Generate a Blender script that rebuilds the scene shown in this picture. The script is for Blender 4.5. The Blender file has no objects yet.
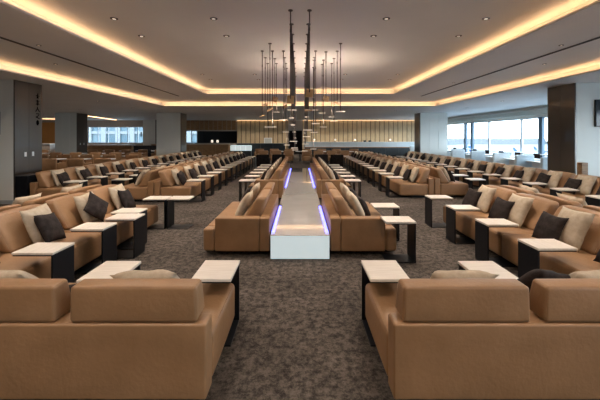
import bpy, bmesh, math, random
from mathutils import Vector, Matrix
random.seed(7)
C = bpy.context.scene.collection
PI = math.pi
sc = bpy.context.scene
EYE = 1.75
ORD = ['first', 'second', 'third', 'fourth', 'fifth', 'sixth', 'seventh', 'eighth', 'ninth', 'tenth', 'eleventh',
       'twelfth', 'thirteenth', 'fourteenth', 'fifteenth', 'sixteenth', 'seventeenth', 'eighteenth', 'nineteenth']

# ------------------------------------------------------------------ materials
def mat(name, col, rough=.5, metal=0, spec=.5, emit=None, es=0, coat=0):
    m = bpy.data.materials.new(name); m.use_nodes = True
    b = m.node_tree.nodes['Principled BSDF']
    b.inputs['Base Color'].default_value = (*col, 1)
    b.inputs['Roughness'].default_value = rough
    b.inputs['Metallic'].default_value = metal
    b.inputs['Specular IOR Level'].default_value = spec
    b.inputs['Coat Weight'].default_value = coat
    if emit:
        b.inputs['Emission Color'].default_value = (*emit, 1)
        b.inputs['Emission Strength'].default_value = es
    return m

def noisy(m, c1, c2, scale=8, detail=4, bump=0, bscale=None, lo=.35, hi=.65, stretch=None, dist=.01, rough=.55):
    nt = m.node_tree; N = nt.nodes; L = nt.links; b = N['Principled BSDF']
    tc = N.new('ShaderNodeTexCoord'); mp = N.new('ShaderNodeMapping')
    L.new(tc.outputs['Object'], mp.inputs['Vector'])
    if stretch: mp.inputs['Scale'].default_value = stretch
    n = N.new('ShaderNodeTexNoise'); n.inputs['Scale'].default_value = scale
    n.inputs['Detail'].default_value = detail; n.inputs['Roughness'].default_value = rough
    L.new(mp.outputs[0], n.inputs['Vector'])
    r = N.new('ShaderNodeValToRGB')
    r.color_ramp.elements[0].position = lo; r.color_ramp.elements[0].color = (*c1, 1)
    r.color_ramp.elements[1].position = hi; r.color_ramp.elements[1].color = (*c2, 1)
    L.new(n.outputs['Fac'], r.inputs[0]); L.new(r.outputs[0], b.inputs['Base Color'])
    if bump:
        n2 = N.new('ShaderNodeTexNoise'); n2.inputs['Scale'].default_value = bscale or scale * 6
        n2.inputs['Detail'].default_value = 5
        L.new(mp.outputs[0], n2.inputs['Vector'])
        bp = N.new('ShaderNodeBump'); bp.inputs['Strength'].default_value = bump
        bp.inputs['Distance'].default_value = dist
        L.new(n2.outputs['Fac'], bp.inputs['Height']); L.new(bp.outputs[0], b.inputs['Normal'])
    return m

M = {}
M['leather'] = noisy(mat('tan_leather', (.36, .19, .09), .42, spec=.45), (.262, .145, .069), (.345, .196, .099),
                     3.5, 6, .35, 34, .3, .7, dist=.006)
M['beige'] = noisy(mat('beige_fabric', (.45, .36, .26), .9, spec=.15), (.44, .36, .27), (.54, .46, .355), 14, 4, .5, 60, dist=.004)
M['dark'] = noisy(mat('dark_fabric', (.05, .04, .035), .85, spec=.2), (.020, .015, .014), (.038, .029, .027), 14, 4, .5, 60, dist=.004)
M['black'] = mat('black_steel', (.006, .0075, .011), .45, spec=.3)
M['plinth'] = mat('black_plinth', (.008, .008, .008), .8)
M['cream'] = noisy(mat('cream_laminate', (.75, .68, .6), .3), (.74, .68, .61), (.82, .765, .70), 5, 5, 0, stretch=(1, 7, 1))
M['white'] = mat('white_glass', (.80, .86, .87), .07, spec=.6, coat=.4)
M['whitetop'] = mat('white_lacquer', (.78, .80, .80), .3)
M['ceiling'] = noisy(mat('ceiling_paint', (.6, .57, .54), .75), (.74, .755, .75), (.78, .795, .79), .6, 3)
M['band'] = noisy(mat('ceiling_paint_band', (.6, .57, .54), .6), (.72, .735, .74), (.76, .775, .78), .6, 3)
M['panel'] = mat('pale_wall_panel', (.80, .82, .78), .4)
M['seam'] = mat('panel_seam', (.22, .22, .2), .6)
M['brownpanel'] = noisy(mat('dark_brown_panel', (.03, .02, .015), .3, spec=1, coat=.3), (.036, .027, .021), (.042, .032, .025), 3, 4)
M['wall'] = mat('wall_paint', (.42, .37, .32), .7)
M['wood'] = noisy(mat('pale_oak', (.5, .38, .22), .5), (.44, .33, .19), (.56, .43, .26), 4, 5, stretch=(5, 5, .5))
M['woodgap'] = mat('groove_dark', (.12, .085, .05), .8)
M['wood2'] = noisy(mat('brown_wood', (.3, .17, .08), .45), (.22, .12, .055), (.34, .2, .1), 5, 5, stretch=(1, 6, 6))
M['frame'] = mat('window_frame_grey', (.5, .55, .58), .4, metal=.3)
M['bluegrey'] = mat('blue_grey_metal', (.13, .2, .27), .4, metal=.2)
M['blue_chair'] = noisy(mat('pale_blue_fabric', (.4, .52, .6), .8), (.5, .6, .66), (.58, .68, .73), 9, 3)
M['brass'] = mat('bronze_plate', (.62, .43, .24), .35, metal=.6)
M['rod'] = mat('rod_metal', (.10, .09, .085), .35, metal=.7)
M['screen'] = mat('screen_dark', (.035, .045, .06), .12)
M['warmled'] = mat('warm_led', (.9, .8, .6), .5, emit=(1, .55, .26), es=9.5)
M['lens'] = mat('downlight_lens', (.9, .85, .8), .4, emit=(1, .85, .7), es=.8)
M['lamp'] = mat('pendant_lamp', (.9, .85, .78), .4, emit=(1, .78, .58), es=.55)
M['blueled'] = mat('blue_led', (.3, .3, .9), .4, emit=(.16, .17, 1), es=3.2)
M['case'] = mat('lit_display_panel', (.8, .85, .85), .4, emit=(.75, .9, .9), es=.45)
M['slot'] = mat('slot_black', (.03, .03, .035), .6)
M['sign'] = mat('sign_black', (.003, .003, .003), 1, spec=0)
M['plate'] = mat('switch_white', (.8, .82, .84), .35)
M['apron'] = noisy(mat('apron_concrete', (.5, .5, .5), .9), (.15, .158, .162), (.18, .186, .19), .03, 3)
M['hill'] = mat('far_terminal', (.19, .2, .205), .9)
M['planewhite'] = mat('aircraft_white', (.28, .30, .31), .4)
M['planeblue'] = mat('aircraft_blue', (.02, .08, .35), .4)
M['facade'] = noisy(mat('facade_glass', (.25, .4, .5), .3), (.04, .085, .11), (.1, .15, .17), .35, 2)
M['facadeframe'] = mat('facade_frame', (.2, .21, .21), .6)
# carpet: mottled brown grey
m = mat('carpet', (.08, .06, .05), .95, spec=.1); M['carpet'] = m
nt = m.node_tree; N = nt.nodes; L = nt.links; b = N['Principled BSDF']
tc = N.new('ShaderNodeTexCoord')
def nz(scale, detail, rough=.6, dist=0):
    n = N.new('ShaderNodeTexNoise'); n.inputs['Scale'].default_value = scale; n.inputs['Detail'].default_value = detail
    n.inputs['Roughness'].default_value = rough; n.inputs['Distortion'].default_value = dist
    L.new(tc.outputs['Object'], n.inputs['Vector']); return n
n1 = nz(14, 12, .85, .1); n2 = nz(1.1, 3); n3 = nz(70, 3)
r1 = N.new('ShaderNodeValToRGB'); r1.color_ramp.elements[0].position = .43; r1.color_ramp.elements[0].color = (.034, .029, .026, 1)
r1.color_ramp.elements[1].position = .58; r1.color_ramp.elements[1].color = (.155, .130, .110, 1)
L.new(n1.outputs['Fac'], r1.inputs[0])
r2 = N.new('ShaderNodeValToRGB'); r2.color_ramp.elements[0].position = .35; r2.color_ramp.elements[0].color = (.72, .72, .72, 1)
r2.color_ramp.elements[1].position = .65; r2.color_ramp.elements[1].color = (1.15, 1.15, 1.15, 1)
L.new(n2.outputs['Fac'], r2.inputs[0])
mx = N.new('ShaderNodeMix'); mx.data_type = 'RGBA'; mx.blend_type = 'MULTIPLY'; mx.inputs['Factor'].default_value = 1
L.new(r1.outputs[0], mx.inputs[6]); L.new(r2.outputs[0], mx.inputs[7]); L.new(mx.outputs[2], b.inputs['Base Color'])
bp = N.new('ShaderNodeBump'); bp.inputs['Strength'].default_value = .6; bp.inputs['Distance'].default_value = .01
L.new(n3.outputs['Fac'], bp.inputs['Height']); L.new(bp.outputs[0], b.inputs['Normal'])
# thin window glass
m = bpy.data.materials.new('window_glass'); m.use_nodes = True; M['glass'] = m
nt = m.node_tree; nt.nodes.clear()
o = nt.nodes.new('ShaderNodeOutputMaterial'); t = nt.nodes.new('ShaderNodeBsdfTransparent'); t.inputs[0].default_value = (.93, .97, .98, 1)
g = nt.nodes.new('ShaderNodeBsdfGlossy'); g.inputs['Roughness'].default_value = .02
mi = nt.nodes.new('ShaderNodeMixShader'); mi.inputs[0].default_value = .05
nt.links.new(t.outputs[0], mi.inputs[1]); nt.links.new(g.outputs[0], mi.inputs[2]); nt.links.new(mi.outputs[0], o.inputs[0])

# ------------------------------------------------------------------ mesh helpers
def box(bm, x0, x1, y0, y1, z0, z1, mi=0):
    v = [bm.verts.new((x, y, z)) for z in (z0, z1) for y in (y0, y1) for x in (x0, x1)]
    for f in ((0, 2, 3, 1), (4, 5, 7, 6), (0, 1, 5, 4), (2, 6, 7, 3), (0, 4, 6, 2), (1, 3, 7, 5)):
        bm.faces.new([v[i] for i in f]).material_index = mi

def rbox(bm, x0, x1, y0, y1, z0, z1, r=.03, n=3, puff=0, fn=None, div=None, smooth=True):
    """box with rounded edges, optionally inflated; fn warps each point"""
    cx, cy, cz = (x0+x1)/2, (y0+y1)/2, (z0+z1)/2
    hx, hy, hz = (x1-x0)/2, (y1-y0)/2, (z1-z0)/2
    r = min(r, hx*.98, hy*.98, hz*.98)
    def coords(h):
        k = []
        for i in range(n): k.append(-1 + i/n)          # rounding zone marker
        d = div or 2
        inner = [(-1 + 2*i/d) for i in range(d+1)]
        return inner
    def lin(h):
        out = []
        for i in range(n+1):
            a = -PI/4 + (PI/4)*i/n
            out.append(('c', -1, a))
        d = div or 1
        for i in range(1, d): out.append(('i', -1 + 2*i/d, 0))
        for i in range(n+1):
            a = (PI/4)*i/n
            out.append(('c', 1, a))
        return out
    cache = {}
    def pos(axis, sgn, pu, pv):
        # direction on cube face with tangent-spaced rounding
        def comp(p, h):
            kind, s, a = p
            if kind == 'i': return s*(h-r), 0
            return s*(h-r), math.tan(a)
        H = [hx, hy, hz]
        ua, va = [(1, 2), (2, 0), (0, 1)][axis]
        bu, tu = comp(pu, H[ua]); bv, tv = comp(pv, H[va])
        d = [0, 0, 0]; d[axis] = sgn; d[ua] = tu; d[va] = tv
        l = math.sqrt(sum(c*c for c in d)); d = [c/l for c in d]
        base = [0, 0, 0]; base[axis] = sgn*(H[axis]-r); base[ua] = bu; base[va] = bv
        p = [base[i] + d[i]*r for i in range(3)]
        if puff:
            q = [p[i]/H[i] for i in range(3)]
            w = (1-min(1, q[ua]**2))*(1-min(1, q[va]**2))
            p[axis] += sgn*puff*w
        P = Vector((cx+p[0], cy+p[1], cz+p[2]))
        if fn: P = fn(P)
        k = (round(P.x, 5), round(P.y, 5), round(P.z, 5))
        if k not in cache: cache[k] = bm.verts.new(P)
        return cache[k]
    for axis in range(3):
        for sgn in (-1, 1):
            a = lin(0)
            for i in range(len(a)-1):
                for j in range(len(a)-1):
                    q = [pos(axis, sgn, a[i], a[j]), pos(axis, sgn, a[i+1], a[j]), pos(axis, sgn, a[i+1], a[j+1]), pos(axis, sgn, a[i], a[j+1])]
                    u = []
                    for w in q:
                        if w not in u: u.append(w)
                    if len(u) < 3: continue
                    if sgn < 0: u.reverse()
                    try: bm.faces.new(u).smooth = smooth
                    except ValueError: pass

def cyl(bm, p0, p1, r0, r1=None, seg=12, cap=True, smooth=True):
    p0 = Vector(p0); p1 = Vector(p1); r1 = r0 if r1 is None else r1
    d = (p1-p0).normalized(); a = d.orthogonal().normalized(); b_ = d.cross(a)
    A = [bm.verts.new(p0 + (a*math.cos(2*PI*i/seg) + b_*math.sin(2*PI*i/seg))*r0) for i in range(seg)]
    B = [bm.verts.new(p1 + (a*math.cos(2*PI*i/seg) + b_*math.sin(2*PI*i/seg))*r1) for i in range(seg)]
    for i in range(seg):
        bm.faces.new((A[i], A[(i+1) % seg], B[(i+1) % seg], B[i])).smooth = smooth
    if cap:
        bm.faces.new(A[::-1]); bm.faces.new(B)

def loft(bm, rings, smooth=True):
    R = [[bm.verts.new(p) for p in r] for r in rings]
    n = len(R[0])
    for a, b_ in zip(R, R[1:]):
        for i in range(n): bm.faces.new((a[i], a[(i+1) % n], b_[(i+1) % n], b_[i])).smooth = smooth
    bm.faces.new(R[0][::-1]); bm.faces.new(R[-1])

def obj(name, bm, mats, parent=None, loc=None):
    me = bpy.data.meshes.new(name); bmesh.ops.recalc_face_normals(bm, faces=bm.faces[:]); bm.to_mesh(me); bm.free()
    if not isinstance(mats, (list, tuple)): mats = [mats]
    for k in mats: me.materials.append(k)
    o = bpy.data.objects.new(name, me); C.objects.link(o)
    if parent: o.parent = parent
    if loc: o.location = loc
    return o

def tag(o, label, cat, group=None, kind=None):
    o['label'] = label; o['category'] = cat
    if group: o['group'] = group
    if kind: o['kind'] = kind
    return o

def thing(name, label, cat, loc=(0, 0, 0), rz=0, group=None):
    o = bpy.data.objects.new(name, None); C.objects.link(o); o.empty_display_size = .1
    o.location = loc; o.rotation_euler = (0, 0, rz)
    return tag(o, label, cat, group)

def struct(name, bm, m, parent=None):
    o = obj(name, bm, m, parent)
    if not parent: o['kind'] = 'structure'
    return o

def dup(root, loc, rz, label, group=None):
    r = root.copy(); C.objects.link(r); r.location = loc; r.rotation_euler = (0, 0, rz); r['label'] = label
    if group: r['group'] = group
    for ch in list(root.children):
        c = ch.copy(); C.objects.link(c); c.parent = r
        for g_ in ch.children:
            d = g_.copy(); C.objects.link(d); d.parent = c
    return r

class Proto:
    """first placement uses the prototype itself, later ones copy it"""
    def __init__(s, root): s.root = root; s.used = False
    def put(s, loc, rz, label, group=None):
        if not s.used:
            s.used = True; r = s.root; r.location = loc; r.rotation_euler = (0, 0, rz); r['label'] = label
            if group: r['group'] = group
            return r
        return dup(s.root, loc, rz, label, group)

def B(): return bmesh.new()

# ------------------------------------------------------------------ setting
XW, XL, YB, YF = 11.6, -24.0, 30.5, -13.0
bm = B(); box(bm, XL-.2, XW+.3, YF-.2, YB+.2, -.3, 0); struct('floor', bm, M['carpet'])

def ring(bm, o, i, z0, z1):
    box(bm, o[0], i[0], o[2], o[3], z0, z1); box(bm, i[1], o[1], o[2], o[3], z0, z1)
    box(bm, i[0], i[1], o[2], i[2], z0, z1); box(bm, i[0], i[1], i[3], o[3], z0, z1)
R0 = (XL-.2, XW+.3, YF-.2, YB+.2)
O1 = (-6.6, 6.6, -3.0, 16.0); W1 = (-6.86, 6.86, -3.26, 16.26); W1b = (-6.92, 6.92, -3.32, 16.32)
O2 = (-3.7, 3.7, 0.0, 13.0); W2 = (-3.96, 3.96, -.26, 13.26); W2b = (-4.02, 4.02, -.32, 13.32)
bm = B(); ring(bm, R0, O1, 3.2, 3.235); ring(bm, W1b, W1, 3.235, 3.4)
struct('ceiling', bm, M['band'])
bm = B(); ring(bm, W1b, O2, 3.4, 3.435); ring(bm, W2b, W2, 3.435, 3.6)
struct('ceiling', bm, M['band'])
bm = B(); box(bm, W2b[0], W2b[1], W2b[2], W2b[3], 3.6, 3.66); struct('ceiling', bm, M['ceiling'])

def strip(name, x0, x1, y0, y1, z, label):
    bm = B(); box(bm, x0, x1, y0, y1, z, z+.014)
    tag(obj(name, bm, M['warmled']), label, 'light strip', 'warm light strips hidden in the ceiling coves')
for (O, z, nm) in ((O1, 3.236, 'outer'), (O2, 3.436, 'inner')):
    a = .10; w = .035
    strip('cove_light_strip', O[0]-a-w, O[0]-a, O[2], O[3], z, 'warm glowing strip along the left side of the %s ceiling cove' % nm)
    strip('cove_light_strip', O[1]+a, O[1]+a+w, O[2], O[3], z, 'warm glowing strip along the right side of the %s ceiling cove' % nm)
    strip('cove_light_strip', O[0], O[1], O[3]+a, O[3]+a+w, z, 'warm glowing strip across the far end of the %s ceiling cove' % nm)
    strip('cove_light_strip', O[0], O[1], O[2]-a-w, O[2]-a, z, 'warm glowing strip across the near end of the %s ceiling cove' % nm)

for s, nm in ((-1, 'left'), (1, 'right')):
    bm = B(); box(bm, s*5.0-.03, s*5.0+.03, 1.0, 13.6, 3.388, 3.3995)
    tag(obj('air_slot', bm, M['slot']), 'long thin dark air slot in the %s ceiling band' % nm, 'air vent')

# walls
bm = B(); box(bm, XL-.2, XL, YF, YB, 0, 3.2); struct('wall_left', bm, M['wall'])
bm = B(); box(bm, XL-.2, XW+.3, YF-.2, YF, 0, 3.7); struct('wall_front', bm, M['wall'])
# right window wall
SILL, HEAD = .5, 2.66
edges = [-12.6, -9.6, -6.6, -3.6, -.6, 2.4, 5.4, 8.4, 11.4, 14.4, 17.4, 20.4, 23.4, 26.4, 29.4]
bm = B()
box(bm, XW, XW+.25, YF, YB, 0, SILL); box(bm, XW, XW+.25, YF, YB, HEAD, 3.2)
box(bm, XW, XW+.25, YF, edges[0], SILL, HEAD); box(bm, XW, XW+.25, edges[-1], YB, SILL, HEAD)
struct('wall_right', bm, M['panel'])
bm = B(); box(bm, XW-.22, XW-.001, YF+.01, YB-.01, 2.80, 3.0); struct('trim_1', bm, mat('blind_box', (.55, .58, .54), .6))
bm = B(); box(bm, XW-.14, XW-.001, YF+.01, YB-.01, SILL-.06, SILL+.001); struct('trim_2', bm, M['whitetop'])
for k in range(len(edges)-1):
    y0, y1 = edges[k], edges[k+1]
    g = bpy.data.objects.new('window_%d' % (k+1), None); C.objects.link(g); g['kind'] = 'structure'
    g.location = (XW+.1, (y0+y1)/2, SILL); h = HEAD-SILL; w = (y1-y0)/2
    bm = B()
    for (a, b_, c, d) in ((-w, -w+.06, 0, h), (w-.06, w, 0, h), (-w+.06, w-.06, 0, .05), (-w+.06, w-.06, h-.05, h)):
        box(bm, -.05, .05, a, b_, c, d)
    obj('window_frame', bm, M['frame'], g)
    bm = B(); box(bm, -.005, .005, -w+.06, w-.06, .05, h-.05); obj('window_pane', bm, M['glass'], g)
for y, lb in ((15.75, 'dark blue-grey post at the window beside the right pillar'), (22.05, 'dark blue-grey post at the middle of the window wall'),
              (22.95, 'slim blue-grey post at the far part of the window wall')):
    bm = B(); box(bm, XW-.14, XW-.02, y-.13, y+.13, SILL, HEAD); box(bm, XW-.16, XW-.14, y-.03, y+.03, SILL, HEAD)
    tag(obj('window_post', bm, M['bluegrey']), lb, 'post')

# back wall with openings (one window band on the left, small window, kitchen hatch, doorway)
def bw(bm, x0, x1, z0, z1): box(bm, x0, x1, YB, YB+.2, z0, z1)
bm = B()
bw(bm, XL, -19.6, 0, 3.2)
bw(bm, -19.6, -14.1, 0, 1.1); bw(bm, -19.6, -14.1, 2.6, 3.2)
bw(bm, -14.1, -10.6, 0, 3.2)
bw(bm, -10.6, -9.5, 0, 1.1); bw(bm, -10.6, -9.5, 2.25, 3.2)
bw(bm, -9.5, -5.8, 0, 1.1); bw(bm, -9.5, -5.8, 2.2, 3.2)
bw(bm, -5.8, -1.0, 0, 3.2)
bw(bm, -1.0, .15, 2.2, 3.2)
bw(bm, .15, XW, 0, 3.2)
struct('wall_back', bm, M['wall'])
for n, (x0, x1, z0, z1, nn) in enumerate(((-19.6, -14.1, 1.1, 2.6, 6), (-10.6, -9.5, 1.1, 2.25, 2))):
    g = bpy.data.objects.new('window_%d' % (30+n), None); C.objects.link(g); g['kind'] = 'structure'
    bm = B()
    for i in range(nn+1):
        x = x0 + (x1-x0)*i/nn; x = min(max(x, x0+.03), x1-.03); box(bm, x-.03, x+.03, YB+.05, YB+.12, z0, z1)
    for i in range(nn):
        a = x0+(x1-x0)*i/nn+.035; b_ = x0+(x1-x0)*(i+1)/nn-.035
        box(bm, a+.03, b_-.03, YB+.05, YB+.12, z0, z0+.05); box(bm, a+.03, b_-.03, YB+.05, YB+.12, z1-.05, z1)
    obj('window_frame', bm, M['frame'], g)
    bm = B(); box(bm, x0, x1, YB+.125, YB+.135, z0, z1); obj('window_pane', bm, M['glass'], g)
# dark rooms behind hatch and doorway
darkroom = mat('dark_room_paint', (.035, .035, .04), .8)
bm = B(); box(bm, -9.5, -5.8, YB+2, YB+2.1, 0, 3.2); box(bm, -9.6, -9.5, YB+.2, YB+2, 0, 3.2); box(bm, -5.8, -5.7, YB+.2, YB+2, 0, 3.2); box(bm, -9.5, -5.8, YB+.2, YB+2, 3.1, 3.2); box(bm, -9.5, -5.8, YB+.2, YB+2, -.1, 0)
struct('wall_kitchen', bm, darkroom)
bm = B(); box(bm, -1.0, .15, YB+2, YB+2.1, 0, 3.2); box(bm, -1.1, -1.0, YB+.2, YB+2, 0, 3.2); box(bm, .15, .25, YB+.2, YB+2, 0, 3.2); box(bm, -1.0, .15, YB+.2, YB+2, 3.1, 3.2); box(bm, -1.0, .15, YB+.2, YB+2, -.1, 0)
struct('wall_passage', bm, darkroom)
bm = B(); box(bm, -1.06, -.98, YB-.08, YB+.02, 0, 2.24); box(bm, .13, .21, YB-.08, YB+.02, 0, 2.24); box(bm, -.98, .13, YB-.08, YB+.02, 2.18, 2.24)
struct('door_1', bm, M['black'])
# oak slat cladding
bm = B()
def slats(x0, x1, z0, z1):
    x = x0
    while x < x1-.05:
        e = min(x+.40, x1); box(bm, x, e-.05, YB-.06, YB-.02, z0, z1); x += .42
    box(bm, x0, x1, YB-.02, YB-.001, z0, z1, 1)
slats(-5.8, -1.1, .02, 3.19); slats(.25, XW-.3, .02, 3.19)
struct('trim_3', bm, [M['wood'], M['woodgap']])
bm = B()
x = -12.2
while x < -5.85:
    e = min(x+.42, -5.82)
    z0 = 2.3
    box(bm, x, e-.04, YB-.05, YB-.001, z0, 3.19); x += .42
struct('trim_4', bm, M['wood2'])
bm = B(); box(bm, XL+.02, -20.0, YB-.05, YB-.001, .9, 3.0); struct('trim_5', bm, mat('amber_wood', (.55, .27, .08), .5))

# pillars: pale panelled fronts, dark brown aisle sides
def pillar(n, x0, x1, y0, y1, aisle, seams=2):
    g = bpy.data.objects.new('wall_pillar', None); C.objects.link(g); g['kind'] = 'structure'
    g.location = ((x0+x1)/2, (y0+y1)/2, 0); hx = (x1-x0)/2; hy = (y1-y0)/2
    s = aisle
    xa, xb = (hx-.03, hx) if s > 0 else (-hx, -hx+.03)
    bm = B(); w = 2*hx-.03; bx0 = -hx if s > 0 else -hx+.03
    for k in range(seams+1):
        a = bx0 + w*k/(seams+1); b_ = bx0 + w*(k+1)/(seams+1)
        box(bm, a+.004, b_-.004, -hy, -hy+.02, .1, 3.199)
    obj('pillar_panel', bm, M['panel'], g)
    bm = B(); box(bm, bx0, bx0+w, -hy+.02, hy, 0, 3.199); obj('pillar_core', bm, M['seam'], g)
    bm = B(); box(bm, bx0-.0, bx0+w, -hy-.012, -hy+.02, 0, .099); obj('pillar_base', bm, M['frame'], g)
    bm = B(); box(bm, xa, xb, -hy, -.003, 0, 3.199); box(bm, xa, xb, .003, hy, 0, 3.199); obj('pillar_side_panel', bm, M['brownpanel'], g)
    return g
pillar(1, 7.5, 9.3, 9.0, 10.0, -1, 1)
pillar(2, -9.1, -7.35, 8.5, 9.4, 1, 1)
pillar(3, 7.56, 9.3, 20.8, 21.8, -1)
pillar(4, -9.05, -7.5, 20.8, 21.8, 1)
pillar(5, -15.45, -14.05, 20.8, 21.8, 1)
pillar(6, -14.05, -12.9, 29.5, 30.45, 1)

# switch plates
for (x, y, z, lb) in ((-7.35, 8.83, 1.26, 'small white wall plate on the near left pillar, nearer one'), (-7.35, 9.08, 1.26, 'small white wall plate on the near left pillar, farther one'),
                      (-14.05, 21.1, 1.24, 'tiny white wall plate on the far left pillar, nearer one'), (-14.05, 21.45, 1.24, 'tiny white wall plate on the far left pillar, farther one')):
    bm = B(); rbox(bm, 0, .012, -.035, .035, -.06, .06, .005, 2); box(bm, .012, .016, -.015, .015, -.03, .03)
    tag(obj('wall_plate', bm, M['plate'], loc=(x, y, z)), lb, 'switch')
bm = B(); rbox(bm, -.04, .04, -.012, 0, -.05, .05, .004, 2)
tag(obj('wall_plate', bm, M['plate'], loc=(-8.15, 20.8, 1.25)), 'tiny white wall plate on the pale front of the middle left pillar', 'switch')
# screens on the pillar fronts
for (x0, x1, y, z0, z1, lb) in ((8.02, 9.05, 9.0, 2.0, 2.74, 'dark grey screen mounted on the pale right pillar'),
                                (-8.7, -7.715, 8.5, 1.78, 2.38, 'dark screen mounted on the pale near left pillar')):
    s_ = thing('wall_screen', lb, 'screen', ((x0+x1)/2, y, z0)); w = (x1-x0)/2
    bm = B(); rbox(bm, -w, w, -.05, -.002, 0, z1-z0, .008, 2, smooth=False); obj('screen_housing', bm, M['black'], s_)
    bm = B(); box(bm, -w+.02, w-.02, -.053, -.0505, .02, z1-z0-.02); obj('screen_panel', bm, M['screen'], s_)

# column of signs on the near left pillar
sg = thing('pillar_sign', 'column of five small dark characters on the near left pillar', 'sign', (-7.348, 9.24, 0))
def stroke(bm, y0, z0, y1, z1, w):
    d = Vector((0, y1-y0, z1-z0)); l = d.length; d.normalize(); n_ = Vector((0, -d.z, d.y))*w/2
    for xx in ((0, .006),):
        p = [Vector((0, y0, z0))-n_, Vector((0, y0, z0))+n_, Vector((0, y1, z1))+n_, Vector((0, y1, z1))-n_]
        a = [bm.verts.new(q) for q in p]; b_ = [bm.verts.new(q+Vector((.006, 0, 0))) for q in p]
        bm.faces.new(a); bm.faces.new(b_[::-1])
        for i in range(4): bm.faces.new((a[i], a[(i+1) % 4], b_[(i+1) % 4], b_[i]))
glyphs = [
    (2.87, [(-.06, .0, .06, .0, .02), (0, -.07, 0, .07, .024), (-.03, -.05, .03, -.05, .03)]),
    (2.68, [(-.06, .05, .06, .05, .018), (0, -.08, 0, .08, .022), (-.04, .02, .04, .02, .02), (-.04, -.015, .04, -.015, .02), (-.06, -.045, .06, -.045, .018)]),
    (2.50, [(0, .07, -.01, .01, .024), (-.01, .01, -.07, -.07, .022), (0, .01, .07, -.07, .026)]),
    (2.31, [(-.05, .06, .02, .06, .02), (.03, .07, .05, .04, .02), (.04, .02, -.04, -.03, .02), (-.06, -.03, .07, -.07, .022)]),
    (2.12, [(0, .075, 0, -.075, .05), (-.03, .045, -.03, -.045, .03), (.03, .045, .03, -.045, .03)]),
]
for z, st in glyphs:
    bm = B()
    for (a, b_, c, d, w) in st: stroke(bm, a, z+b_, c, z+d, w)
    obj('character', bm, M['sign'], sg)

# ------------------------------------------------------------------ sofa / table / pillow prototypes
def lean(P):                                     # back cushions lean back and narrow a little towards the top
    u = (P.y-.155)/.265
    b_ = .157 - max(0, P.z-.53)/.27*.10
    f_ = .47 - (P.z-.40)/.40*.25
    P.y = b_ + (f_-b_)*u
    return P
def make_sofa(arm=0, over=False):
    """two-seat sofa, back along y=0, facing +y, 1.86 wide; arm = -1/+1 adds a box end"""
    t = thing('leather_sofa', 'tan leather two-seat sofa', 'sofa')
    bm = B(); box(bm, -.86, .86, .06, .62, 0, .065); obj('plinth', bm, M['plinth'], t)
    bm = B(); rbox(bm, -.925, .925, .155, .97, .065, .40, .045, 3, .008, div=6); obj('seat', bm, M['leather'], t)
    bm = B(); rbox(bm, -.927, .927, 0, .15, .065, .55, .016, 3, div=4); obj('backrest', bm, M['leather'], t)
    for s in (-1, 1):
        bm = B()
        def f(P, s=s):
            t_ = (P.z-.40)/.41
            P = lean(P); c = s*.455; P.x = c + (P.x-c)*(1-.05*max(0, t_)); return P
        if over:
            def f2(P, s=s):
                t_ = (P.z-.55)/.25; c = s*.455; P.x = c + (P.x-c)*(1-.02*max(0, t_)); u = (P.y-.01)/.2; P.y = .01 + u*(.2-.07*max(0, min(1, t_))); return P
            rbox(bm, s*.455-.41, s*.455+.41, .01, .21, .553, .785, .022, 4, .006, fn=f2, div=6)
        else: rbox(bm, s*.455-.415, s*.455+.415, .155, .42, .402, .81, .05, 4, .018, fn=f, div=6)
        obj('back_cushion', bm, M['leather'], t)
    if arm:
        bm = B(); x0, x1 = (.70, .93) if arm > 0 else (-.93, -.70)
        rbox(bm, x0-.003, x1+.003, .155, .80, .402 if False else .085, .55, .02, 3, div=3)
        obj('armrest', bm, M['leather'], t)
    return t
def make_arm_sofa(arm):
    t = make_sofa(0)
    # end box standing beside the seat; the near back cushion is shortened to clear it
    for ch in list(t.children):
        if ch.name.startswith('seat'):
            me = ch.data
            for v in me.vertices:
                if v.co.x*arm > 0 and v.co.y < .74+0 and False: pass
    bm = B(); x0, x1 = (.93, 1.10) if arm > 0 else (-1.10, -.93)
    rbox(bm, x0, x1, .155, .80, .065, .55, .02, 3, div=3); obj('armrest', bm, M['leather'], t)
    bm = B(); rbox(bm, x0, x1, 0, .15, .065, .55, .02, 3, div=3); obj('back_end', bm, M['leather'], t)
    bm = B(); rbox(bm, x0, x1, .805, .97, .065, .40, .04, 3, div=3); obj('seat_end', bm, M['leather'], t)
    return t
SOFA = Proto(make_sofa()); SOFA2 = Proto(make_sofa(over=True))

def make_table():
    t = thing('side_table', 'side table', 'table')
    bm = B(); rbox(bm, -.165, .165, -.42, .0, .545, .57, .004, 1, smooth=False); obj('table_top', bm, M['cream'], t)
    bm = B(); rbox(bm, -.16, .16, -.022, -.002, .012, .544, .003, 1, smooth=False); rbox(bm, -.16, .16, -.41, -.022, .532, .544, .002, 1, smooth=False)
    obj('side_panel', bm, M['black'], t)
    bm = B(); rbox(bm, -.16, .16, -.40, -.001, 0, .012, .003, 1, smooth=False); obj('base_plate', bm, M['black'], t)
    return t
TABLE = Proto(make_table())

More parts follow.
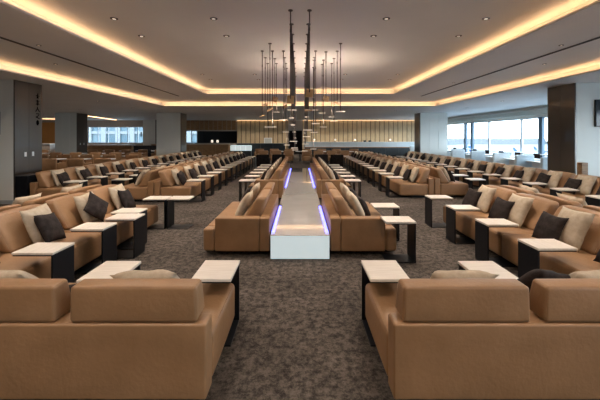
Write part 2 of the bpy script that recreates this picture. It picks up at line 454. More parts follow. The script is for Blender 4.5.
def pillow_mesh(size, thick, seed):
    rnd = random.Random(seed); bm = B(); n = 14; h = size/2
    ph = [rnd.uniform(0, 6.28) for _ in range(6)]
    side = {}
    for s in (1, -1):
        for i in range(n+1):
            for j in range(n+1):
                u = -1+2*i/n; v = -1+2*j/n
                edge = i in (0, n) or j in (0, n)
                if s == -1 and edge: side[(s, i, j)] = side[(1, i, j)]; continue
                k = .075
                x = u*h*(1-k*(1-v*v)*0 - k*(1-abs(v)**2)*abs(u)**3*.9)
                z = v*h*(1-k*(1-abs(u)**2)*abs(v)**3*.9)
                w = max(0, (1-u**4)*(1-v**4))**.62
                y = thick/2*w*(.82+.18*(1-u*u)*(1-v*v))
                y += w*.006*math.sin(5*u+ph[0])*math.sin(4*v+ph[1]) + w*(1-w)*.018*math.sin(9*u+ph[2]+3*v)
                x += .006*math.sin(3*v+ph[3]); z += .006*math.sin(3*u+ph[4])
                if not edge: y = max(y, .002)
                side[(s, i, j)] = bm.verts.new((x, s*y, z))
    for s in (1, -1):
        for i in range(n):
            for j in range(n):
                q = [side[(s, i, j)], side[(s, i+1, j)], side[(s, i+1, j+1)], side[(s, i, j+1)]]
                if s == -1: q.reverse()
                bm.faces.new(q).smooth = True
    return bm
def pillow_proto(name, size, thick, m, seed):
    o = obj(name, pillow_mesh(size, thick, seed), m); C.objects.unlink(o); return o
PB = [pillow_proto('beige_pillow', .48, .15, M['beige'], i) for i in range(3)]
PD = [pillow_proto('dark_pillow', .38, .13, M['dark'], 10+i) for i in range(3)]

def put_pillow(kind, sofa_x, sofa_y, rz, lx, ly, label, group, tilt=.3, roll=0, yaw=0, size=None):
    src = random.choice(PB if kind == 'b' else PD)
    o = src.copy(); C.objects.link(o)
    h = (.24 if kind == 'b' else .19); th = .075 if kind == 'b' else .065
    e = h*(abs(math.cos(roll))+abs(math.sin(roll)))*.97
    z = .405 + e*math.cos(tilt) + th*math.sin(tilt)*.4
    c, s = math.cos(rz), math.sin(rz)
    o.location = (sofa_x + lx*c - ly*s, sofa_y + lx*s + ly*c, z)
    o.rotation_mode = 'XYZ'
    mt = Matrix.Rotation(rz+yaw, 3, 'Z') @ Matrix.Rotation(tilt, 3, 'X') @ Matrix.Rotation(roll, 3, 'Y')
    o.rotation_euler = mt.to_euler()
    return tag(o, label, 'pillow', group)

FACE = {'-x': PI/2, '+x': -PI/2, '+y': 0}
def sofa_row(xb, y0, n, face, desc, beige=True, dark=True, tables=None, proto=SOFA, pf=.9, df=.8):
    rz = FACE[face]; s = -1 if face == '-x' else 1       # direction of facing along x
    for k in range(n):
        yc = y0 + 1.86*k + .93
        pr = proto if not isinstance(proto, dict) else proto.get(k, SOFA)
        pr.put((xb, yc, 0), rz, 'tan leather two-seat sofa, %s from the front, %s' % (ORD[k], desc), 'tan leather sofas in the %s' % desc)
        for q in (0, 1):
            yy = yc + (-.465 if q == 0 else .465)
            lx = (yy-yc) * (1 if face == '-x' else -1)
            idx = 2*k+q
            jb = random.uniform(-.05, .05)
            near = -1 if face == '-x' else 1            # local x sign that points to the camera
            if beige:
                put_pillow('b', xb, yc, rz, lx + jb + near*(.07 if face == '-x' else 0), .455, 'beige pillow, %s from the front, %s' % (ORD[idx], desc),
                           'beige pillows in the %s' % desc, tilt=.44+random.uniform(-.04, .04), yaw=random.uniform(-.12, .12))
            if dark:
                roll = PI/4 if (desc == 'near left row facing the aisle' and idx == 2) or random.random() < .04 else random.uniform(-.12, .12)
                put_pillow('d', xb, yc, rz, lx - near*(.08 if face == '-x' else -.04) + jb, .60, 'dark brown pillow, %s from the front, %s' % (ORD[idx], desc),
                           'dark brown pillows in the %s' % desc, tilt=.46, roll=roll, yaw=random.uniform(-.15, .15))
    if tables:
        for i, ty in enumerate(tables):
            TABLE.put((xb + s*1.25, ty+.17, 0), rz, 'cream-topped black side table, %s from the front, %s' % (ORD[i], desc), 'side tables at the %s' % desc)

def tl(y0, n): return [y0 + .93*i for i in range(n)]
# right side
sofa_row(3.75, 2.73, 2, '-x', 'near right row facing the aisle', tables=[3.46, 4.39, 5.33])
sofa_row(3.77, 2.73, 2, '+x', 'near right row facing the windows', dark=False)
sofa_row(6.95, 5.35, 8, '-x', 'long right row beside the pillars', tables=tl(6.27, 15))
sofa_row(3.78, 9.3, 6, '-x', 'far right row facing the aisle', tables=tl(9.4, 12))
sofa_row(3.80, 9.3, 6, '+x', 'far right row facing the windows', tables=tl(8.95, 12))
# left side
sofa_row(-3.75, 2.79, 2, '+x', 'near left row facing the aisle', tables=[3.33, 4.18, 5.08])
sofa_row(-3.77, 2.79, 2, '-x', 'near left row facing the pillars', dark=False)
sofa_row(-6.93, 8.45, 7, '+x', 'long left row beside the pillars', tables=tl(8.5, 13))
sofa_row(-3.85, 8.7, 6, '+x', 'far left row facing the aisle', tables=tl(8.75, 12))
sofa_row(-3.87, 8.7, 6, '-x', 'far left row facing the pillars', tables=tl(8.95, 12))
# lone tables around the cross aisle
TABLE.put((2.5, 6.45, 0), PI/2, 'cream-topped black side table standing alone in the right cross aisle')
TABLE.put((-2.36, 4.72+.17-.02, 0), -PI/2, 'cream-topped black side table squeezed close behind its twin, left aisle row')
TABLE.put((-2.53, 6.35, 0), -PI/2, 'cream-topped black side table, left one of the pair in left cross aisle')
TABLE.put((-2.50, 6.35, 0), PI/2, 'cream-topped black side table, right one of the pair in left cross aisle')

# near sofas seen from behind
for s, nm in ((-1, 'left'), (1, 'right')):
    SOFA2.put((s*1.525, 2.1, 0), 0, 'large tan leather two-seat sofa seen from behind in the %s foreground' % nm)
TABLE.put((-.735, 3.14, 0), 0, 'cream-topped black side table beside the centre aisle, left foreground')
TABLE.put((-1.665, 3.12, 0), 0, 'cream-topped black side table behind the beige pillow, left foreground sofa')
TABLE.put((.745, 3.14, 0), 0, 'cream-topped black side table beside the centre aisle, right foreground')
TABLE.put((1.655, 3.12, 0), 0, 'cream-topped black side table at second seat, right foreground sofa')
GN = 'pillows on the foreground sofas'
put_pillow('b', -1.525, 2.1, 0, .37, .50, 'beige pillow peeking over the left foreground sofa, nearer the aisle', GN, yaw=.05, tilt=.86)
put_pillow('b', -1.525, 2.1, 0, -.74, .50, 'beige pillow peeking over the left foreground sofa at the picture edge', GN, yaw=-.05, tilt=.86)
put_pillow('d', -1.525, 2.1, 0, -.18, .42, 'dark brown pillow showing in the gap of the left foreground sofa', GN, tilt=.95)
put_pillow('b', 1.525, 2.1, 0, -.30, .50, 'beige pillow peeking over the right foreground sofa, nearer the aisle', GN, yaw=-.06, tilt=.86)
put_pillow('b', 1.525, 2.1, 0, .74, .50, 'beige pillow peeking over the right foreground sofa at the picture edge', GN, yaw=.05, tilt=.86)
put_pillow('d', 1.525, 2.1, 0, .36, .50, 'dark brown pillow leaning behind the gap of the right foreground sofa', GN, tilt=.8, roll=.35)

# centre sofas on both sides of the white table
ARM_R = Proto(make_arm_sofa(-1)); ARM_L = Proto(make_arm_sofa(1))
for (xb, face, nm, arm) in ((.445, '+x', 'right', ARM_L), (-.445, '-x', 'left', ARM_R)):
    desc = 'centre row %s of the white table' % nm
    rz = FACE[face]; near = 1 if face == '+x' else -1
    arm.put((xb, 4.98+.93, 0), rz, 'tan leather sofa with box arm, %s of the near end of the white table' % nm)
    for q in (0, 1):
        yy = (-.465 if q == 0 else .465); lx = -yy*near
        put_pillow('b', xb, 5.91, rz, lx+near*.08, .46, 'beige pillow on the %s seat of the near centre sofa, %s of table' % (ORD[q], nm), 'pillows on the near centre sofas', tilt=.48)
        if q == 1 or nm == 'right':
            put_pillow('d', xb, 5.91, rz, lx-near*.05, .60, 'dark pillow on the %s seat of the near centre sofa, %s of table' % (ORD[q], nm), 'pillows on the near centre sofas', tilt=.5)
    for k in range(3):
        y0 = 9.12 + 1.86*k
        p = arm if k == 0 else SOFA
        p.put((xb, y0+.93, 0), rz, 'tan leather sofa, %s from front, far %s' % (ORD[k], desc), 'far centre sofas')
        for q in (0, 1):
            yy = (-.465 if q == 0 else .465); lx = -yy*near
            put_pillow('b', xb, y0+.93, rz, lx+near*.05, .46, 'beige pillow, %s from the front, far %s' % (ORD[2*k+q], desc), 'pillows on the far centre sofas', tilt=.44)
            put_pillow('d', xb, y0+.93, rz, lx-near*.1, .60, 'dark pillow, %s from the front, far %s' % (ORD[2*k+q], desc), 'pillows on the far centre sofas', tilt=.5)
    s = 1 if nm == 'right' else -1
    for i in range(6):
        TABLE.put((s*1.62, 8.9+.93*i, 0), rz, 'cream-topped black side table, %s from front, far %s' % (ORD[i], desc), 'side tables of the far centre rows')
TABLE.put((1.60, 4.70, 0), FACE['+x'], 'cream-topped black side table at the near corner of the right centre sofa')
TABLE.put((1.66, 5.66, 0), FACE['+x'], 'cream-topped black side table at second seat of the right centre sofa')

# long white table with blue edge lights
wt = thing('long_white_table', 'long low glossy white table with blue edge lights between the centre sofas', 'table', (0, 9.5, 0))
bm = B(); rbox(bm, -.42, .42, -4.8, 4.9, .0, .325, .004, 1, smooth=False); obj('table_body', bm, M['white'], wt)
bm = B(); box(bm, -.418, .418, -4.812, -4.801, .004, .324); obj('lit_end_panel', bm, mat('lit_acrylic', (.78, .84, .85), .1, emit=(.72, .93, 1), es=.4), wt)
bm = B(); rbox(bm, -.423, .423, -4.803, 4.903, .3255, .336, .002, 1, smooth=False)
obj('table_top', bm, noisy(mat('gloss_top', (.55, .48, .43), .03, spec=.8, coat=1), (.60, .57, .54), (.66, .63, .60), 2, 3), wt)
for s in (-1, 1):
    for (a, b_) in ((-4.7, -2.9), (-.45, 4.8)):
        bm = B(); box(bm, s*.395-.022, s*.395+.022, a, b_, .3362, .352); obj('edge_light', bm, M['blueled'], wt)

# ------------------------------------------------------------------ pendants
PEND = []
def P(X, Y, yp, kind, tx=0, ty=0): PEND.append((X, Y, EYE + (136-yp)*Y/330., kind, tx, ty))
# (column x, y, pixel height of the plate, kind, tilt about x, tilt about y)
P(-.82, 7.17, 115.5, 'b', .15, -.35); P(-.82, 7.78, 104.5, 'b', .4, -.5); P(-.82, 8.4, 127, 'f')
P(-.60, 6.59, 109, 'b', .3, -.5); P(-.60, 7.17, 127, 'f'); P(-.60, 7.88, 99, 'b', .9, .3); P(-.60, 8.4, 112, 'f')
P(-.36, 7.17, 119.7, 'f'); P(-.36, 7.78, 106.5, 'b', .4, -.5); P(-.36, 8.4, 132, 'f'); P(-.36, 9.0, 145, 'f')
P(-.14, 4.85, 99, 'b', 1.1, .05); P(-.14, 5.45, 118, 'f'); P(-.14, 6.0, 110, 'f'); P(-.14, 6.6, 125, 'f'); P(-.14, 7.2, 141.3, 'f')
P(-.14, 7.8, 132, 'f'); P(-.14, 8.4, 148, 'f'); P(-.14, 9.0, 138, 'f'); P(-.14, 9.6, 150, 'f'); P(-.14, 10.2, 143, 'f')
P(.14, 4.85, 92.5, 'b', 1.2, .1); P(.14, 5.45, 109.7, 'b', .15, 0); P(.14, 6.0, 130, 'f'); P(.14, 6.6, 117, 'f'); P(.14, 7.2, 136.7, 'f')
P(.14, 7.8, 120, 'f'); P(.14, 8.4, 144, 'f'); P(.14, 9.0, 133, 'f'); P(.14, 9.6, 151, 'f'); P(.14, 10.2, 140, 'f')
P(.34, 7.17, 123.7, 'f'); P(.34, 7.78, 110, 'f'); P(.34, 8.03, 132.3, 'f'); P(.36, 8.9, 149, 'f')
P(.57, 7.24, 98, 'b', .8, .3); P(.57, 8.03, 127, 'f'); P(.57, 8.5, 113, 'f')
P(.81, 6.59, 111.7, 'f'); P(.81, 7.18, 103, 'b', .2, .6); P(.81, 7.86, 121, 'f'); P(.81, 8.4, 117, 'f')
colname = {-.82: 'leftmost', -.60: 'second left', -.36: 'third left', -.14: 'inner left', .14: 'inner right', .34: 'third right', .36: 'third right', .57: 'second right', .81: 'rightmost'}
cnt = {}; LU = {}
bm = B(); rbox(bm, -.105, .105, -.05, .05, -.006, .006, .003, 1, smooth=False); pl_f = obj('lamp_plate', bm, M['lamp']); C.objects.unlink(pl_f)
bm = B(); rbox(bm, -.075, .075, -.1, .1, -.009, .009, .004, 1, smooth=False); pl_b = obj('lamp_plate', bm, M['brass']); C.objects.unlink(pl_b)
bm = B(); cyl(bm, (0, 0, -.012), (0, 0, 0), .035, .035, 16); can = obj('ceiling_cap', bm, M['rod']); C.objects.unlink(can)
for (X, Y, Z, kind, tx, ty) in PEND:
    cn = colname[X]; k = cnt.get(cn, 0); cnt[cn] = k+1
    t = thing('pendant_light', ('rod pendant with flat pale plate, %s from the front, %s column' if kind == 'f' else
              'rod pendant with tilted bronze plate, %s from the front, %s column') % (ORD[k], cn), 'pendant light', (X, Y, Z), 0, 'pendants of the central ceiling light')
    bm = B(); L_ = 3.6 - Z
    if kind == 'f': cyl(bm, (0, 0, .006), (0, 0, L_-.012), .008, seg=8)
    else: cyl(bm, (0, 0, .0), (0, 0, L_-.012), .008, seg=8)
    cyl(bm, (0, 0, L_*.75), (0, 0, L_*.75+.05), .011, seg=8)
    obj('rod', bm, M['rod'], t)
    c = can.copy(); C.objects.link(c); c.parent = t; c.location = (0, 0, L_)
    p = (pl_f if kind == 'f' else pl_b).copy(); C.objects.link(p); p.parent = t; p.rotation_euler = (tx, ty, PI/2 if kind == 'f' and abs(X) < .2 and len(PEND) and k % 2 else 0); p.scale = (.8,)*3 if kind == 'f' else ((.68,)*3 if Y < 5 else (.85,)*3)
    if kind == 'b': p.location = (0, 0, -.01)
    elif Y > 7.1 and abs(X) > .2 and cnt[cn] % 2 == 0:
        if 'up' not in LU:
            d_ = bpy.data.lights.new('pendant_uplight', 'SPOT'); d_.energy = 26; d_.spot_size = 2.4; d_.spot_blend = 1; d_.color = (1, .74, .56); d_.shadow_soft_size = .06; LU['up'] = d_
        u_ = bpy.data.objects.new('pendant_uplight', LU['up']); C.objects.link(u_); u_.parent = t; u_.location = (.075, 0, .012); u_.rotation_euler = (PI, 0, 0)

# ------------------------------------------------------------------ downlights
bm = B(); cyl(bm, (0, 0, -.006), (0, 0, 0), .055, .06, 20); dl_r = obj('trim_ring', bm, M['black']); C.objects.unlink(dl_r)
bm = B(); cyl(bm, (0, 0, -.009), (0, 0, -.006), .028, .028, 16); dl_l = obj('lamp_lens', bm, M['lens']); C.objects.unlink(dl_l)
LD = {}
def downlight(x, y, z, label, power, r=1, blend=1, size=2.5, col=(1, .86, .73)):
    t = thing('downlight', label, 'downlight', (x, y, z), 0, 'recessed ceiling downlights')
    for q in (dl_r, dl_l):
        c = q.copy(); C.objects.link(c); c.parent = t; c.scale = (r, r, 1)
    key = (power, size)
    if key not in LD:
        d = bpy.data.lights.new('downlight_beam', 'SPOT'); d.energy = power; d.spot_size = size; d.spot_blend = blend
        d.shadow_soft_size = .05; d.color = col; LD[key] = d
    l = bpy.data.objects.new('downlight_beam', LD[key]); C.objects.link(l); l.parent = t; l.location = (0, 0, -.03)
for i, (x, y) in enumerate(((-2.93, -1.6), (-1.36, -1.6), (1.36, -1.6), (2.93, -1.6), (-4.75, -1.0), (4.75, -1.0))):  # unseen lamps added to brighten the backs of the foreground sofas
    downlight(x, y, 3.4, 'added unseen downlight behind the viewpoint, spot %s of six' % ORD[i], 140)
rows_y = [1.3, 5.2, 6.1, 9.9, 10.8]
for i, y in enumerate(rows_y):
    for (x, nm) in ((-2.93, 'outer left'), (-1.36, 'inner left'), (1.36, 'inner right'), (2.93, 'outer right')):
        downlight(x, y, 3.6, 'small recessed downlight, %s from the front, %s centre ceiling line' % (ORD[i], nm), 105)
for s, nm in ((-1, 'left'), (1, 'right')):
    for i, (x, y) in enumerate(((4.75, 3.2), (4.75, 6.0), (5.6, 7.56), (4.75, 10.2), (5.6, 12.4), (4.75, 14.4))):
        downlight(s*x, y, 3.4, 'tiny recessed downlight, %s from the front, %s ceiling band' % (ORD[i], nm), 115, .7)
    for i, (x, y) in enumerate(((8.6, 17), (8.4, 13.7), (9.3, 25), (2.0, 19), (2.0, 24), (5.5, 19), (5.5, 25), (8.4, 4.5))):
        downlight(s*x, y, 3.2, 'recessed downlight in the %s lower ceiling, spot %s of eight' % (nm, ORD[i]), 170, 1.2)
for i, (x, y) in enumerate(((-12, 13), (-12, 18), (-12, 24), (-17, 16), (-17, 22), (-21, 27))):
    downlight(x, y, 3.2, 'recessed downlight over the far left lounge, spot %s of six' % ORD[i], 220, 1.2)

for i in range(12):  # extra row of lamps added to brighten the oak slat wall
    x = -5.2 + 1.35*i
    downlight(x, 29.3, 3.2, 'added downlight brightening the back wall, %s from the left' % ORD[i], 150, 1.0, 1, 1.9)
# linear lights in the far left ceiling and wall wash at the back
M['wash'] = mat('wash_led', (.9, .8, .6), .5, emit=(1, .62, .32), es=3.5)
def lin_light(p0, p1, label, w=.04, m='warmled'):
    d = Vector(p1)-Vector(p0); bm = B(); l = d.length
    box(bm, 0, l, -w, w, -.012, 0)
    o = obj('ceiling_light_line', bm, M[m], loc=p0); o.rotation_euler = (0, 0, math.atan2(d.y, d.x)); tag(o, label, 'light strip')
lin_light((-15.4, 24, 3.199), (-16.6, 29.8, 3.199), 'warm ceiling light line above the far left window')
lin_light((-22.5, 27, 3.199), (-20.2, 28.4, 3.199), 'warm ceiling light line at the far left corner')
lin_light((-5.8, YB-.16, 3.199), (-1.1, YB-.16, 3.199), 'thin warm wash light over the oak slat wall, left of the doorway', .03, 'wash')
lin_light((.25, YB-.16, 3.199), (XW-.4, YB-.16, 3.199), 'thin warm wash light over the oak slat wall, right of the doorway', .03, 'wash')

# ------------------------------------------------------------------ back of the room
def counter(name, x0, x1, y0, y1, h, body, top, label, cat='counter', over=.04):
    t = thing(name, label, cat, ((x0+x1)/2, (y0+y1)/2, 0)); w = (x1-x0)/2; d = (y1-y0)/2
    bm = B(); box(bm, -w+.03, w-.03, -d+.03, d-.03, 0, .08); obj('plinth', bm, M['plinth'], t)
    n = max(1, round(2*w/1.2))
    for i in range(n):
        bm = B(); a = -w + 2*w*i/n; b_ = -w + 2*w*(i+1)/n; rbox(bm, a+.006, b_-.006, -d, d, .081, h-.04, .004, 1, smooth=False); obj('counter_panel', bm, body, t)
    bm = B(); rbox(bm, -w-over, w+over, -d-over, d+over*.2, h-.039, h, .006, 1, smooth=False); obj('counter_top', bm, top, t)
    return t
slate = mat('slate_counter', (.045, .055, .06), .35)
palestone = mat('pale_stone', (.55, .66, .72), .25)
counter('long_counter', .4, 10.9, 28.6, 29.4, .78, slate, M['wood2'], 'long dark low counter in front of the oak slat wall, right', over=.02)
counter('buffet_counter', .35, 11.0, 29.65, 30.38, 1.22, palestone, palestone, 'long pale buffet counter along the oak slat wall, right')
counter('dark_counter', -5.6, -1.3, 29.0, 29.8, 1.1, slate, slate, 'dark counter along the oak slat wall left of the doorway')
counter('bar_counter', -12.9, -6.2, 28.6, 29.3, 1.05, M['wood2'], mat('tan_counter_top', (.55, .42, .3), .4), 'brown bar counter below the kitchen hatch')
counter('black_cabinet', -13.2, -10.7, 26.2, 26.9, .98, M['black'], M['black'], 'low black cabinet in front of the left window')
counter('window_counter', -20.4, -14.6, 28.6, 29.3, .98, M['wood2'], mat('pale_counter_top', (.6, .5, .42), .4), 'long wooden counter under the far left window')
counter('corner_counter', -23.6, -20.9, 27.6, 28.4, 1.1, mat('pale_counter_front', (.5, .42, .36), .5), M['whitetop'], 'pale counter at the far left corner')
# glowing display case
t = thing('display_case', 'glowing pale display case at the bar counter end', 'display case', (-5.05, 28.3, 0))
bm = B(); box(bm, -.88, .88, -.25, .25, 0, .5); obj('case_base', bm, slate, t)
for i in range(4):
    bm = B(); box(bm, -.88+.44*i+.01, -.88+.44*(i+1)-.01, -.25, .25, .501, .95); obj('lit_panel', bm, M['case'], t)
# items on counters and walls
t = thing('wall_poster', 'small white picture on the oak slat wall left of the doorway', 'picture', (-2.95, YB-.061, 1.02))
bm = B(); rbox(bm, -.36, .36, -.03, 0, 0, .56, .005, 1, smooth=False); obj('picture_frame', bm, M['whitetop'], t)
bm = B(); box(bm, -.3, .3, -.034, -.0305, .05, .51); obj('picture_print', bm, mat('print_grey', (.45, .48, .47), .6), t)
for x, lb in ((1.3, 'first'), (3.2, 'second'), (5.0, 'third'), (8.2, 'fourth')):
    t = thing('table_lamp', 'small glowing lamp on the buffet counter, %s from the doorway' % lb, 'lamp', (x, 30.0, 1.22), 0, 'small lamps on the buffet counter')
    bm = B(); cyl(bm, (0, 0, 0), (0, 0, .015), .06, .06, 14); cyl(bm, (0, 0, .015), (0, 0, .12), .01, seg=8); obj('lamp_base', bm, M['rod'], t)
    bm = B(); cyl(bm, (0, 0, .12), (0, 0, .26), .09, .06, 16); obj('lamp_shade', bm, M['lens'], t)
for x in (5.9, 6.35):
    bm = B(); loft(bm, [[(x+r*math.cos(a*PI/4), 30.0+r*math.sin(a*PI/4), z) for a in range(8)] for (r, z) in ((.1, 1.22), (.14, 1.27), (.15, 1.33), (.05, 1.36))])
    tag(obj('serving_dish', bm, M['black']), 'dark covered dish on the buffet counter, %s one' % ('left' if x < 6 else 'right'), 'dish')
for i, x in enumerate((-8.15, -7.65)):
    t = thing('hatch_lamp', 'small white lamp in the dark kitchen hatch, %s one' % ('left' if i == 0 else 'right'), 'lamp', (x, YB+.1, 1.1))
    bm = B(); cyl(bm, (0, 0, 0), (0, 0, .05), .05, .03, 12); obj('lamp_base', bm, M['rod'], t)
    bm = B(); cyl(bm, (0, 0, .05), (0, 0, .28), .11, .09, 16); obj('lamp_shade', bm, M['lens'], t)
bm = B(); rbox(bm, -.06, .06, -.04, 0, -.2, .2, .01, 2); tag(obj('wall_speaker', bm, M['black'], loc=(-14.2+.02, 29.49, 1.9)), 'small black box on the beige pillar right of left window', 'speaker')
bm = B(); rbox(bm, -.14, .14, -.05, 0, -.3, .3, .01, 2); tag(obj('wall_screen', bm, M['black'], loc=(-20.9, YB-.052, 1.75)), 'small black screen on the amber wall, far left corner', 'screen')
# grey bin
t = thing('waste_bin', 'small pale grey bin in the far aisle left of centre', 'bin', (-2.35, 18.6, 0))
bm = B(); rbox(bm, -.17, .17, -.15, .15, 0, .5, .02, 2); obj('bin_body', bm, mat('grey_metal', (.35, .4, .43), .35), t)
bm = B(); rbox(bm, -.175, .175, -.155, .155, .502, .53, .01, 2); obj('bin_lid', bm, M['bluegrey'], t)

# ------------------------------------------------------------------ armchairs, dark benches
def make_armchair(m, name='tub_armchair'):
    t = thing(name, 'armchair', 'armchair')
    for sx in (-1, 1):
        for sy in (-1, 1):
            bm = B(); cyl(bm, (sx*.25, sy*.25, 0), (sx*.24, sy*.24, .16), .014, .018, 8); obj('leg', bm, M['black'], t)
    bm = B(); rbox(bm, -.235, .235, -.22, .33, .16, .43, .05, 3, .008, div=3); obj('seat', bm, m, t)
    bm = B(); rbox(bm, -.33, .33, -.34, -.225, .16, .80, .045, 3, .006, div=3); obj('backrest', bm, m, t)
    for sx in (-1, 1):
        bm = B(); a, b_ = sorted((sx*.24, sx*.33)); rbox(bm, a, b_, -.222, .30, .16, .60, .04, 3, div=2); obj('armrest', bm, m, t)
    return t
ARMC = Proto(make_armchair(M['leather']))
def make_cafe_table(m=M['whitetop'], h=.7, r=.32, name='round_table'):
    t = thing(name, 'table', 'table')
    bm = B(); cyl(bm, (0, 0, 0), (0, 0, .02), .22, .2, 20); obj('base', bm, M['black'], t)
    bm = B(); cyl(bm, (0, 0, .02), (0, 0, h-.03), .03, seg=12); obj('post', bm, M['black'], t)
    bm = B(); cyl(bm, (0, 0, h-.03), (0, 0, h), r-.01, r, 28); obj('table_top', bm, m, t)
    return t
CAFE = Proto(make_cafe_table())
# across the far end of the centre
xs = [-2.4, -1.55, -.75, .45, 1.2, 2.05, 2.9]
for i, x in enumerate(xs):
    ARMC.put((x, 21.3, 0), PI, 'tan armchair across the far end of the aisle, %s from the left' % ORD[i], 'armchairs across the far end')
xs = [-3.0, -1.9, -.8, .5, 1.6, 2.7, 4.0]
for i, x in enumerate(xs):
    ARMC.put((x, 24.2, 0), PI, 'tan armchair in the row before the back counters, %s from the left' % ORD[i], 'armchairs before the back counters')
for i, x in enumerate((-1.15, .0, 1.6, 3.4)):
    CAFE.put((x, 22.75, 0), 0, 'small white round table between far armchairs, %s from the left' % ORD[i], 'small tables at the far end')
darkb = make_armchair(M['dark'], 'dark_armchair'); DARKC = Proto(darkb)
for i, (x, y) in enumerate(((-1.9, 17.2), (-1.1, 17.2), (1.1, 17.2), (1.9, 17.2))):
    DARKC.put((x, y, 0), 0, 'dark armchair beyond the white table, %s from the left' % ORD[i], 'dark armchairs beyond the white table')
# left lounge: rows of tan armchairs with little tables
for r_, (y, x0, n) in enumerate(((14.2, -8.3, 6), (16.6, -8.6, 7), (19.2, -9.4, 8), (22.6, -8.6, 9))):
    for i in range(n):
        x = x0 - 1.15*i
        if abs(y-22.6) < 1 and -15.9 < x < -13.6 and False: continue
        ARMC.put((x, y, 0), 0 if r_ % 2 == 0 else PI, 'tan armchair in the left lounge, %s row, %s from the aisle' % (ORD[r_], ORD[i]), 'armchairs in the left lounge')
    for i in range(n-1):
        CAFE.put((x0-.575-1.15*i, y+1.05, 0), 0, 'small white round table in the left lounge, %s row, %s from the aisle' % (ORD[r_], ORD[i]), 'round tables in the left lounge')
# low black cabinet beside the near left pillar base
t = thing('black_cabinet', 'low black cabinet at the foot of the near left pillar', 'cabinet', (-7.18, 8.75, 0))
bm = B(); rbox(bm, -.155, .155, -.25, .25, 0, .71, .006, 1, smooth=False); obj('cabinet_body', bm, M['black'], t)
bm = B(); rbox(bm, -.16, .16, -.255, .255, .712, .73, .004, 1, smooth=False); obj('cabinet_top', bm, M['slot'], t)

# ------------------------------------------------------------------ right dining area
def make_booth():
    t = thing('high_back_chair', 'chair', 'chair')
    bm = B(); box(bm, -.3, .3, -.25, .3, 0, .1); obj('plinth', bm, M['plinth'], t)
    bm = B(); rbox(bm, -.36, .36, -.22, .36, .1, .46, .05, 3, .006, div=3); obj('seat', bm, M['blue_chair'], t)
    bm = B(); rbox(bm, -.38, .38, -.36, -.225, .1, .98, .05, 3, .006, div=3); obj('backrest', bm, M['blue_chair'], t)
    return t
BOOTH = Proto(make_booth())
def make_dining_table():
    t = thing('dining_table', 'table', 'table')
    for s in (-1, 1):
        bm = B(); rbox(bm, s*.5-.03, s*.5+.03, -.3, .3, 0, .71, .01, 2, smooth=False); obj('leg', bm, M['whitetop'], t)
    bm = B(); rbox(bm, -.7, .7, -.4, .4, .711, .745, .01, 2, smooth=False); obj('table_top', bm, M['whitetop'], t)
    return t
DT = Proto(make_dining_table())
def make_stool(m):
    t = thing('bar_chair', 'chair', 'chair')
    bm = B(); cyl(bm, (0, 0, 0), (0, 0, .02), .2, .19, 20); obj('base', bm, M['black'], t)
    bm = B(); cyl(bm, (0, 0, .02), (0, 0, .62), .025, seg=10); obj('post', bm, M['black'], t)
    bm = B(); rbox(bm, -.2, .2, -.2, .2, .62, .69, .03, 3); obj('seat', bm, m, t)
    bm = B(); rbox(bm, -.2, .2, -.24, -.2, .69, .93, .018, 3); obj('backrest', bm, m, t)
    return t
ST = Proto(make_stool(M['dark']))
by = [12.3, 13.75, 15.3, 17.3, 19.4, 22.6, 24.6, 26.6]
for i, y in enumerate(by):
    BOOTH.put((9.15, y, 0), 0, 'pale blue high-back chair near the windows, %s from the front' % ORD[i], 'pale blue high-back chairs')
    DT.put((9.9, y+.75, 0), 0, 'white dining table near the windows, %s from the front' % ORD[i], 'white dining tables by the windows')
for i in range(10):
    ST.put((10.75, 12.6+1.35*i, 0), -PI/2+PI, 'dark bar chair at the window ledge, %s from the front' % ORD[i], 'dark bar chairs at the windows')
t = thing('window_ledge', 'long narrow white ledge table along the windows', 'table', (11.25, 19, 0))
bm = B(); rbox(bm, -.16, .16, -7, 7, .86, .9, .006, 1, smooth=False); obj('table_top', bm, M['whitetop'], t)
for i in range(6):
    bm = B(); box(bm, -.03, .03, -6.9+2.75*i, -6.84+2.75*i, 0, .859); obj('leg', bm, M['frame'], t)
# wood post and white counter by the right pillar
t = thing('menu_post', 'short brown wooden post in front of the right pillar', 'post', (7.36, 8.6, 0))
bm = B(); rbox(bm, -.08, .08, -.08, .08, .03, 1.06, .006, 1, smooth=False); obj('post_body', bm, M['wood2'], t)
bm = B(); box(bm, -.12, .12, -.12, .12, 0, .03); obj('base', bm, M['black'], t)
DT.put((8.35, 8.0, 0), 0, 'white table in front of the right pillar')
ST.put((8.0, 7.1, 0), 0, 'dark bar chair beside the white table at the right pillar')

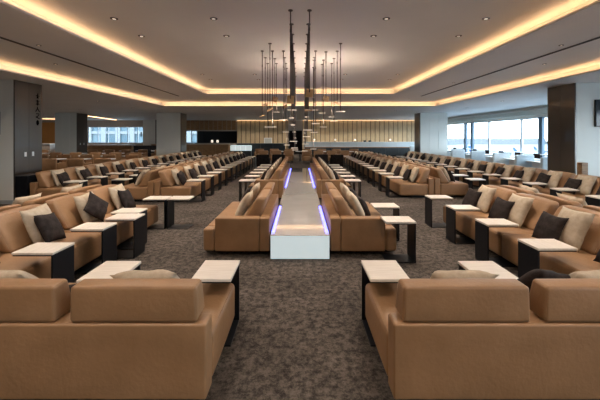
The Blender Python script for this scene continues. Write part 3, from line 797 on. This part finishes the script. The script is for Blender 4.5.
# ------------------------------------------------------------------ outside
bm = B(); box(bm, -700, 900, -300, 1400, -20.2, -20); struct('ground_apron', bm, M['apron'])
bm = B()
for (x0, x1, y, h) in ((100, 380, 800, 10), (380, 640, 860, 15), (640, 900, 820, 9), (300, 340, 780, 19), (900, 1300, 800, 12)):
    box(bm, x0, x1, y, y+40, -20, -20+h)
tag(obj('distant_terminal', bm, M['hill']), 'pale hazy distant terminal buildings beyond the windows', 'building')
def plane(loc, rz, label, sc_=1):
    t = thing('airliner', label, 'airplane', loc, rz, 'airliners parked on the apron'); t.scale = (sc_,)*3
    bm = B()
    prof = [(-18, .3, 4.2), (-16, 1.0, 3.9), (-11, 1.9, 3.3), (-6, 2.1, 3.1), (10, 2.1, 3.1), (14, 1.8, 3.0), (17, 1.0, 2.8), (18, .3, 2.7)]
    loft(bm, [[(x, r*math.cos(a*PI/8), z+r*math.sin(a*PI/8)) for a in range(16)] for (x, r, z) in prof]); obj('fuselage', bm, M['planewhite'], t)
    bm = B(); loft(bm, [[(-17, -.15, 5), (-11, -.2, 5), (-11, .2, 5), (-17, .15, 5)], [(-19.5, -.1, 12), (-16.5, -.1, 12), (-16.5, .1, 12), (-19.5, .1, 12)]], False); obj('tail_fin', bm, M['planeblue'], t)
    for s in (-1, 1):
        bm = B(); loft(bm, [[(-3, s*1.8, 2.2), (4, s*1.8, 2.2), (4, s*1.8, 2.8), (-3, s*1.8, 2.8)], [(-6, s*17, 3.6), (-4.3, s*17, 3.6), (-4.3, s*17, 3.8), (-6, s*17, 3.8)]], False); obj('wing', bm, M['planewhite'], t)
        bm = B(); loft(bm, [[(-17, s*.6, 4.4), (-13.5, s*.6, 4.4), (-13.5, s*.6, 4.7), (-17, s*.6, 4.7)], [(-18.4, s*6, 5), (-17.2, s*6, 5), (-17.2, s*6, 5.15), (-18.4, s*6, 5.15)]], False); obj('tail_wing', bm, M['planewhite'], t)
        bm = B(); cyl(bm, (0, s*5.8, 1.7), (4.2, s*5.8, 1.7), .9, 1.15, 16); obj('engine', bm, M['planeblue'], t)
        bm = B(); cyl(bm, (0, s*2.6, 0), (0, s*2.6, 2), .5, seg=10); obj('landing_gear', bm, M['black'], t)
    bm = B(); cyl(bm, (14, 0, 0), (14, 0, 2), .4, seg=10); obj('landing_gear', bm, M['black'], t)
plane((272, 400, -20), 2.6+PI, 'white airliner with blue tail fin seen left of the dark window post', .62)
plane((325, 440, -20), 2.2+PI, 'white airliner with blue tail fin seen beside the dark window post', .62)
plane((185, 330, -20), .2, 'white airliner far out beyond the farthest windows')
# office block beyond the left window
t = thing('office_building', 'pale glass office block outside the far left window', 'building', (-42, 72, -20))
bm = B(); box(bm, -26, 30, 0, 12, 0, 44); obj('wall', bm, M['facade'], t)
bm = B()
for i in range(19): box(bm, -26+3.1*i, -25.0+3.1*i, -.4, 0, 0, 44)
for k in range(12): box(bm, -26, 30, -.3, 0, 3.7*k, 3.7*k+.6)
obj('facade_frame', bm, M['facadeframe'], t)

# ------------------------------------------------------------------ world, camera, light
w = bpy.data.worlds.new('sky'); sc.world = w; w.use_nodes = True
nt = w.node_tree; bg = nt.nodes['Background']
tc = nt.nodes.new('ShaderNodeTexCoord'); sp = nt.nodes.new('ShaderNodeSeparateXYZ'); rp = nt.nodes.new('ShaderNodeValToRGB')
rp.color_ramp.elements[0].position = 0; rp.color_ramp.elements[0].color = (.80, .88, .95, 1)
rp.color_ramp.elements[1].position = .5; rp.color_ramp.elements[1].color = (.62, .79, 1, 1)
nt.links.new(tc.outputs['Generated'], sp.inputs[0]); nt.links.new(sp.outputs['Z'], rp.inputs[0]); nt.links.new(rp.outputs[0], bg.inputs['Color'])
bg.inputs['Strength'].default_value = 8
d = bpy.data.lights.new('window_portal', 'AREA'); d.shape = 'RECTANGLE'; d.size = 42; d.size_y = HEAD-SILL
d.cycles.is_portal = True
po = bpy.data.objects.new('window_portal', d); C.objects.link(po); po.location = (XW+.3, 8.4, (HEAD+SILL)/2)
po.rotation_euler = Matrix(((0, 0, 1), (1, 0, 0), (0, 1, 0))).to_euler()

cam = bpy.data.cameras.new('camera'); co = bpy.data.objects.new('camera', cam); C.objects.link(co)
co.location = (0, 0, EYE); co.rotation_euler = (PI/2, 0, 0)
cam.sensor_width = 36; cam.lens = 36*330/600; cam.shift_y = -64/600; cam.clip_end = 3000; cam.clip_start = .05
sc.camera = co
sc.view_settings.view_transform = 'Standard'; sc.view_settings.look = 'None'; sc.view_settings.gamma = 1
sc.view_settings.use_curve_mapping = False; sc.view_settings.exposure = .22
